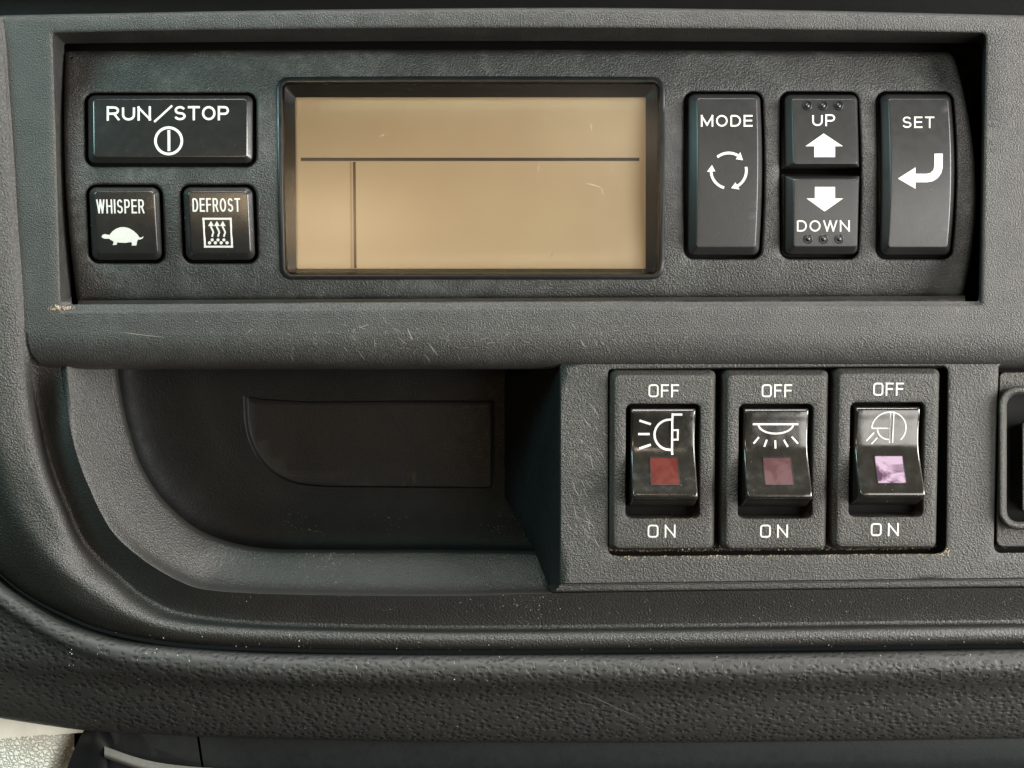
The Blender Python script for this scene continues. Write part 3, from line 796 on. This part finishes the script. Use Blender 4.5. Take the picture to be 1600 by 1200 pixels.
# ============================================================ SOCKET at the right edge
sk = thing('socket', P(1640, 720, -20), 'black socket with a rounded collar, cut off by the right edge of the photo', 'socket')
g = G()
fo_ = rquad([(1563, 583), (1720, 583), (1720, 851), (1558, 853)], [6, 4, 4, 10], 6, 10)
co_ = rquad([(1560, 604), (1724, 604), (1724, 828), (1560, 828)], 30, 6, 10)
sheet(g, fo_, [rquad([(1568, 610), (1712, 610), (1712, 822), (1568, 822)], 26, 6, 10)], lambda x, y: -30, 20)
rings(g, [(fo_, -30), (inset(fo_, -1.5), -31.5), (inset(fo_, -2), -56)])
g.mk('socket_plate', M_bezel, sk, smooth=38)
g = G()
rings(g, [(co_, -29.5), (inset(co_, .5), -16), (inset(co_, 2.5), -12), (inset(co_, 6), -10.5), (inset(co_, 9), -12), (inset(co_, 12), -17), (inset(co_, 13), -29), (inset(co_, 13.5), -80)])
g.mk('socket_collar', M_bezel, sk, smooth=50)
g = G(); ci = inset(co_, 12.5); vs, fs = cdt_sheet(ci, [], 30); g.add([P(x, y, -80) for x, y in vs], fs); g.mk('socket_cavity', M_black, sk, smooth=None)
g = G(); ii = rquad([(1597, 660), (1690, 660), (1690, 800), (1597, 800)], 5, 4, 4)
rings(g, [(ii, -80), (inset(ii, .5), -21), (inset(ii, 2), -20)]); g.add([P(x, y, -20) for x, y in inset(ii, 2)], [tuple(range(len(ii)))])
g.mk('socket_insert', M_bezel, sk, smooth=38)

# ============================================================ PAD and lower parts
pad = thing('dashboard_pad', P(800, 1080, -60), 'black leather grained padded roll running along under the dashboard surround', 'dashboard pad')
Q0 = [(p[0] - 1, p[1] + 6, -130) for p in C4]
Q1 = [(2250, 1008, -60), (1720, 1012, -60), (1600, 1013, -60), (1150, 1020, -60), (700, 1022, -60), (437, 1020, -60), (306, 1013, -62), (197, 1001, -66), (131, 983, -70), (88, 965, -72), (44, 939, -76), (0, 908, -80), (-60, 850, -84), (-110, 760, -84), (-150, 640, -84), (-190, 300, -84), (-200, -60, -84)]
def pd(dy, h, k=1.0, hv=0):
    out = []
    for x, y, z in Q1:
        t = min(1, max(0, (200 - x) / 350))
        out.append((x - dy * .55 * t * k, y + dy * (1 - .25 * t), h - 16 * t))
    return out
Qb = [(2250, 1146, 0), (1720, 1150, 0), (1600, 1152, 0), (1150, 1158, 0), (700, 1158, 0), (525, 1155, 0), (306, 1149, 0), (197, 1143, 0), (131, 1139, 0), (57, 1129, 0), (0, 1120, 0), (-60, 1108, 0), (-140, 1080, 0), (-240, 1000, 0), (-300, 800, 0), (-330, 400, 0), (-340, -60, 0)]
def qb(dy, h): return [(x, y + dy, h) for x, y, z in Qb]
g = G()
patch(g, [Q0, pd(0, -62), pd(2, -30), pd(6, -17), pd(13, -8), pd(22, -3), pd(33, -2), pd(44, -8), qb(-70, -36), qb(-30, -60), qb(-8, -78), qb(0, -92), qb(2, -150)], 260, 5)
padm = g.mk('padded_roll', M_pad, pad, smooth=60)

low = thing('lower_panel', P(800, 1200, -190), 'dark plain panel seen below the padded roll, split by a narrow seam', 'panel')
g = G(); rows = []
for x0, x1 in ((150, 303),):
    g.add([P(x0, 1120, -175), P(x1, 1120, -175), P(x1 + 14, 1215, -175), P(x0, 1215, -175), P(x0, 1120, -200), P(x1, 1120, -200), P(x1 + 14, 1215, -200), P(x0, 1215, -200)], [(0, 1, 2, 3), (1, 5, 6, 2), (4, 0, 3, 7)])
g.mk('panel_section', M_low, low, smooth=None)
g = G()
xs2 = [308 + (2250 - 308) * k / 24 for k in range(25)]
rws = []
for y, h in [(1115, -175), (1160, -174), (1185, -176), (1196, -182), (1206, -196), (1240, -230)]:
    rws.append([P(x + ((y - 1120) * .147 if x == 308 else 0), y + (8 if x < 700 else 8 - 10 * (x - 700) / 1000), h) for x in xs2])
g.grid(rws); rr_ = [[r[0] for r in rws], [r[0] + Vector((0, 30 * S, 0)) for r in rws]]; g.grid(rr_)
g.mk('panel_section', M_low, low, smooth=40)
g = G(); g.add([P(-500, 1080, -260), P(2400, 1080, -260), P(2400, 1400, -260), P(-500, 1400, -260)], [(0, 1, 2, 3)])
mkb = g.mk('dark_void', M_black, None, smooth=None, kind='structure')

cr = thing('door_trim', P(60, 1170, -190), 'sunlit cream vinyl trim with leather grain in the bottom left corner', 'trim panel')
def up_y(x): return 1152 - x * .085 if x < 130 else 1141
g = G(); rws = []
for t in range(9):
    row = []
    for k in range(25):
        x = -160 + k * 11.5; y0 = 1152 - max(x, -100) * .09; yy = y0 + (1230 - y0) * t / 8
        bend = max(0, (x + yy * .35 - 1180 * .35) - 66) ; h = -150 - .012 * bend ** 2 - (0 if t else 4)
        row.append(P(x, yy, h))
    rws.append(row)
g.grid(rws); g.mk('grained_panel', M_cream, cr, smooth=60)
g = G(); g.add([P(-160, 1080, -164), P(150, 1105, -164), P(150, 1143, -153), P(-160, 1168, -153)], [(0, 1, 2, 3)]); g.mk('top_strip', M_cream2, cr, smooth=None)
se = thing('shadow_strip', P(145, 1180, -150), 'black strip standing in for the shadow between the cream trim and dark lower panel', 'painted shadow')  # dark piece put in where shadow falls beside the cream trim
g = G(); a_ = crom([(100, 1215, -138), (112, 1180, -136), (126, 1150, -136), (138, 1130, -150)], 14); b_ = crom([(128, 1215, -128), (140, 1180, -126), (146, 1155, -126), (150, 1130, -140)], 14); c_ = crom([(165, 1225, -134), (166, 1190, -132), (168, 1168, -132), (158, 1130, -150)], 14); d_ = crom([(176, 1225, -160), (172, 1190, -160), (180, 1168, -160), (166, 1130, -165)], 14)
g.grid([[P(*p) for p in r] for r in hermite_rows([a_, b_, c_, d_], 4)]); g.mk('shadow_strip_fold', M_black, se, smooth=60)
sp = thing('grey_strap', P(230, 1190, -140), 'light grey curved edging strip below the pad at bottom left', 'edging')
g = G(); a_ = crom([(163, 1166, -128), (185, 1174, -128), (215, 1184, -130), (250, 1192, -134), (300, 1198, -140), (350, 1201, -150)], 24); b_ = [(x, y + 8 + (4 if x < 200 else 4), h + 6) for x, y, h in a_]; c_ = [(x, y + 17, h) for x, y, h in a_]; d_ = [(x, y + 18, h - 14) for x, y, h in a_]
g.grid([[P(*p) for p in r] for r in hermite_rows([a_, b_, c_, d_], 4)]); g.mk('strip', M_strap, sp, smooth=60)

# ============================================================ scratches, dust and crumbs laid on the surfaces
bpy.context.view_layer.update()
def bvh_of(objs):
    V = []; Fc = []
    for o in objs:
        n = len(V); lw = wloc(o)
        V += [v.co + lw for v in o.data.vertices]; Fc += [[n + i for i in p.vertices] for p in o.data.polygons]
    return BVHTree.FromPolygons(V, Fc)
surf = [o for o in bpy.data.objects if o.type == 'MESH' and o.name.split('.')[0] in ('rim', 'storage_pocket', 'pocket_lip', 'pocket_back_panel', 'upper_panel', 'switch_plate', 'cutout_floor', 'padded_roll', 'fascia', 'switch_bezel', 'display_surround', 'display_frame', 'display_window', 'push_button', 'rocker')]
BV = bvh_of(surf)
def hit(px, py):        # straight onto the panel
    p = P(px, py, -40)
    r = BV.ray_cast(Vector((p.x, -.05, p.z)), Vector((0, 1, 0)))
    return (r[0], r[1] if r[1].y < 0 else -r[1]) if r[0] is not None else (None, None)
def mark(g, pts, wd):
    P3 = []
    for x, y in pts:
        p, n = hit(x, y)
        if p is None: return
        P3.append((p, n))
    for (a, n), (b_, m_) in zip(P3, P3[1:]):
        if (a - b_).length > 20 * S * 2: return
    L, R = [], []
    for i, (p, n) in enumerate(P3):
        d_ = (P3[min(i + 1, len(P3) - 1)][0] - P3[max(i - 1, 0)][0]).normalized(); s_ = d_.cross(n).normalized()
        ww = wd * S * .5 * (0.25 + math.sin(math.pi * (i + .3) / (len(P3) - .4)))
        L.append(p + n * S * .3 + s_ * ww); R.append(p + n * S * .3 - s_ * ww)
    g.grid([L, R])
def scratch(g, x, y, ln, ang, wd, curve=.2):
    n = max(3, int(ln / 5)); a = math.radians(ang); k = random.uniform(-curve, curve); pts = []
    for i in range(n + 1):
        pts.append((x, y)); x += ln / n * math.cos(a); y += ln / n * math.sin(a); a += k / n * 2
    mark(g, pts, wd)
ga, gb = G(), G()
for _ in range(430): # scuffs over the lower part of the upper panel
    x = random.triangular(300, 1150, 640); y = random.triangular(492, 556, 528)
    scratch(ga if random.random() < .22 else gb, x, y, random.choice((random.uniform(2, 7), random.uniform(4, 16))), random.choice((random.gauss(60, 20), random.gauss(15, 15), random.gauss(120, 25), random.gauss(60, 12))), random.choice((.3, .4, .55, .75)), .1)
for _ in range(200): # left of the switches
    x = random.triangular(882, 945, 900); y = random.uniform(590, 860)
    scratch(ga if random.random() < .25 else gb, x, y, random.uniform(5, 26), random.choice((random.gauss(58, 9), random.gauss(70, 25))), random.choice((.3, .45, .6, .9)), .05)
for _ in range(60):
    scratch(gb, random.uniform(400, 1550), random.uniform(980, 1012), random.uniform(3, 9), random.gauss(80, 30), random.uniform(.6, 1.1))
for _ in range(140):
    scratch(gb, random.uniform(300, 1590), random.uniform(1024, 1050), random.uniform(3, 10), random.gauss(75, 30), random.uniform(.6, 1.2))
for _ in range(60):
    scratch(gb, random.uniform(700, 1550), random.uniform(1050, 1150), random.uniform(3, 14), random.gauss(20, 60), random.uniform(.5, 1.0))
for _ in range(45):
    scratch(gb, random.uniform(1560, 1600), random.uniform(60, 550), random.uniform(4, 12), random.gauss(60, 40), .8)
scratch(gb, 868, 1058, 170, 27, 1.3, .05); scratch(ga, 200, 518, 70, 8, .8, .1)
scratch(ga, 640, 512, 20, 70, 1.3); scratch(ga, 672, 535, 24, 55, 1.3); scratch(ga, 905, 470 + 60, 16, 60, 1.5)
ga.mk('scratches', M_scr, housing, recalc=False, smooth=None, kind='stuff')
gb.mk('faint_scratches', M_scr2, housing, recalc=False, smooth=None, kind='stuff')
def speck(g, x, y, r):
    p, n = hit(x, y)
    if p is None: return
    r *= S; t = n.orthogonal().normalized(); b_ = n.cross(t); a0 = random.random() * 6
    e = random.uniform(.5, 1.0)
    ring = [p + t * r * math.cos(a0 + k * 2.094) + b_ * r * e * math.sin(a0 + k * 2.094) for k in range(3)]
    g.add([p + n * r * .9] + ring + [p - n * r * .3], [(0, 1, 2), (0, 2, 3), (0, 3, 1), (4, 2, 1), (4, 3, 2), (4, 1, 3)])
gd = G()
cl = [(random.uniform(340, 850), random.triangular(820, 970, 925)) for _ in range(26)]
for _ in range(420):
    cx_, cy_ = random.choice(cl); speck(gd, random.gauss(cx_, 16), random.gauss(cy_, 7), random.choice((.3, .4, .5, .5, .7, 1.1)))
for _ in range(150): speck(gd, random.uniform(100, 1600), random.gauss(1010, 12), random.choice((.5, .7, 1.0, 1.6)))
for _ in range(110): speck(gd, random.uniform(860, 1600), random.uniform(930, 975), random.choice((.5, .6, 1.0)))
for _ in range(120): speck(gd, random.uniform(0, 1600), random.uniform(20, 560), random.choice((.4, .5, .8)))
for _ in range(70): speck(gd, random.uniform(960, 1470), random.uniform(590, 860), random.choice((.4, .5, .8)))
for _ in range(35): speck(gd, random.uniform(470, 1000), random.uniform(150, 415), random.choice((.4, .5, .7)))
for _ in range(160): speck(gd, random.uniform(100, 1600), random.uniform(1030, 1150), random.choice((.4, .5, .9)))
for _ in range(70): speck(gd, random.uniform(450, 1030), random.choice((130, 131, 425, 427)) + random.uniform(-2, 2), random.choice((.5, .8)))
gd.mk('dust_specks', M_dust, None, recalc=False, smooth=None, kind='stuff', label='pale dust specks scattered over the black plastic', cat='dust')
gl_ = G()
for x, y, ln, an in [(921, 193, 14, 60), (848, 186, 8, 20), (593, 215, 10, -20), (915, 286, 26, 22), (940, 296, 9, 80), (956, 262, 10, 100), (842, 260, 8, 90), (863, 395, 8, 100), (560, 1030, 6, 60)]:
    n_ = 5; pts = []; a = math.radians(an); xx, yy = x, y
    for i in range(n_ + 1): pts.append((xx, yy)); xx += ln / n_ * math.cos(a); yy += ln / n_ * math.sin(a); a += random.uniform(-.25, .35)
    mark(gl_, pts, .6)
gl_.mk('lint_fibres', M_dust, None, recalc=False, smooth=None, kind='stuff', label='short pale lint fibres lying on the display window', cat='lint')
gc = G()
for _ in range(1500):
    x = random.uniform(952, 1476); speck(gc, x, 866 - (x - 950) * .006 + random.gauss(-3, 3.0), random.choice((.6, .9, 1.2, 1.7)))
for _ in range(60): speck(gc, random.uniform(1556, 1600), random.uniform(854, 862), random.choice((.6, 1.0)))
for _ in range(80): speck(gc, random.gauss(108, 9), random.gauss(481, 2), random.choice((.7, 1.1, 1.6)))
for _ in range(60): speck(gc, random.uniform(990, 1090), 806 + random.gauss(0, 1.5), .8)
gc.mk('dirt_crumbs', M_crumb, None, recalc=False, smooth=None, kind='stuff', label='brown crumbs of dirt gathered along the lower edge of the switches', cat='dirt')
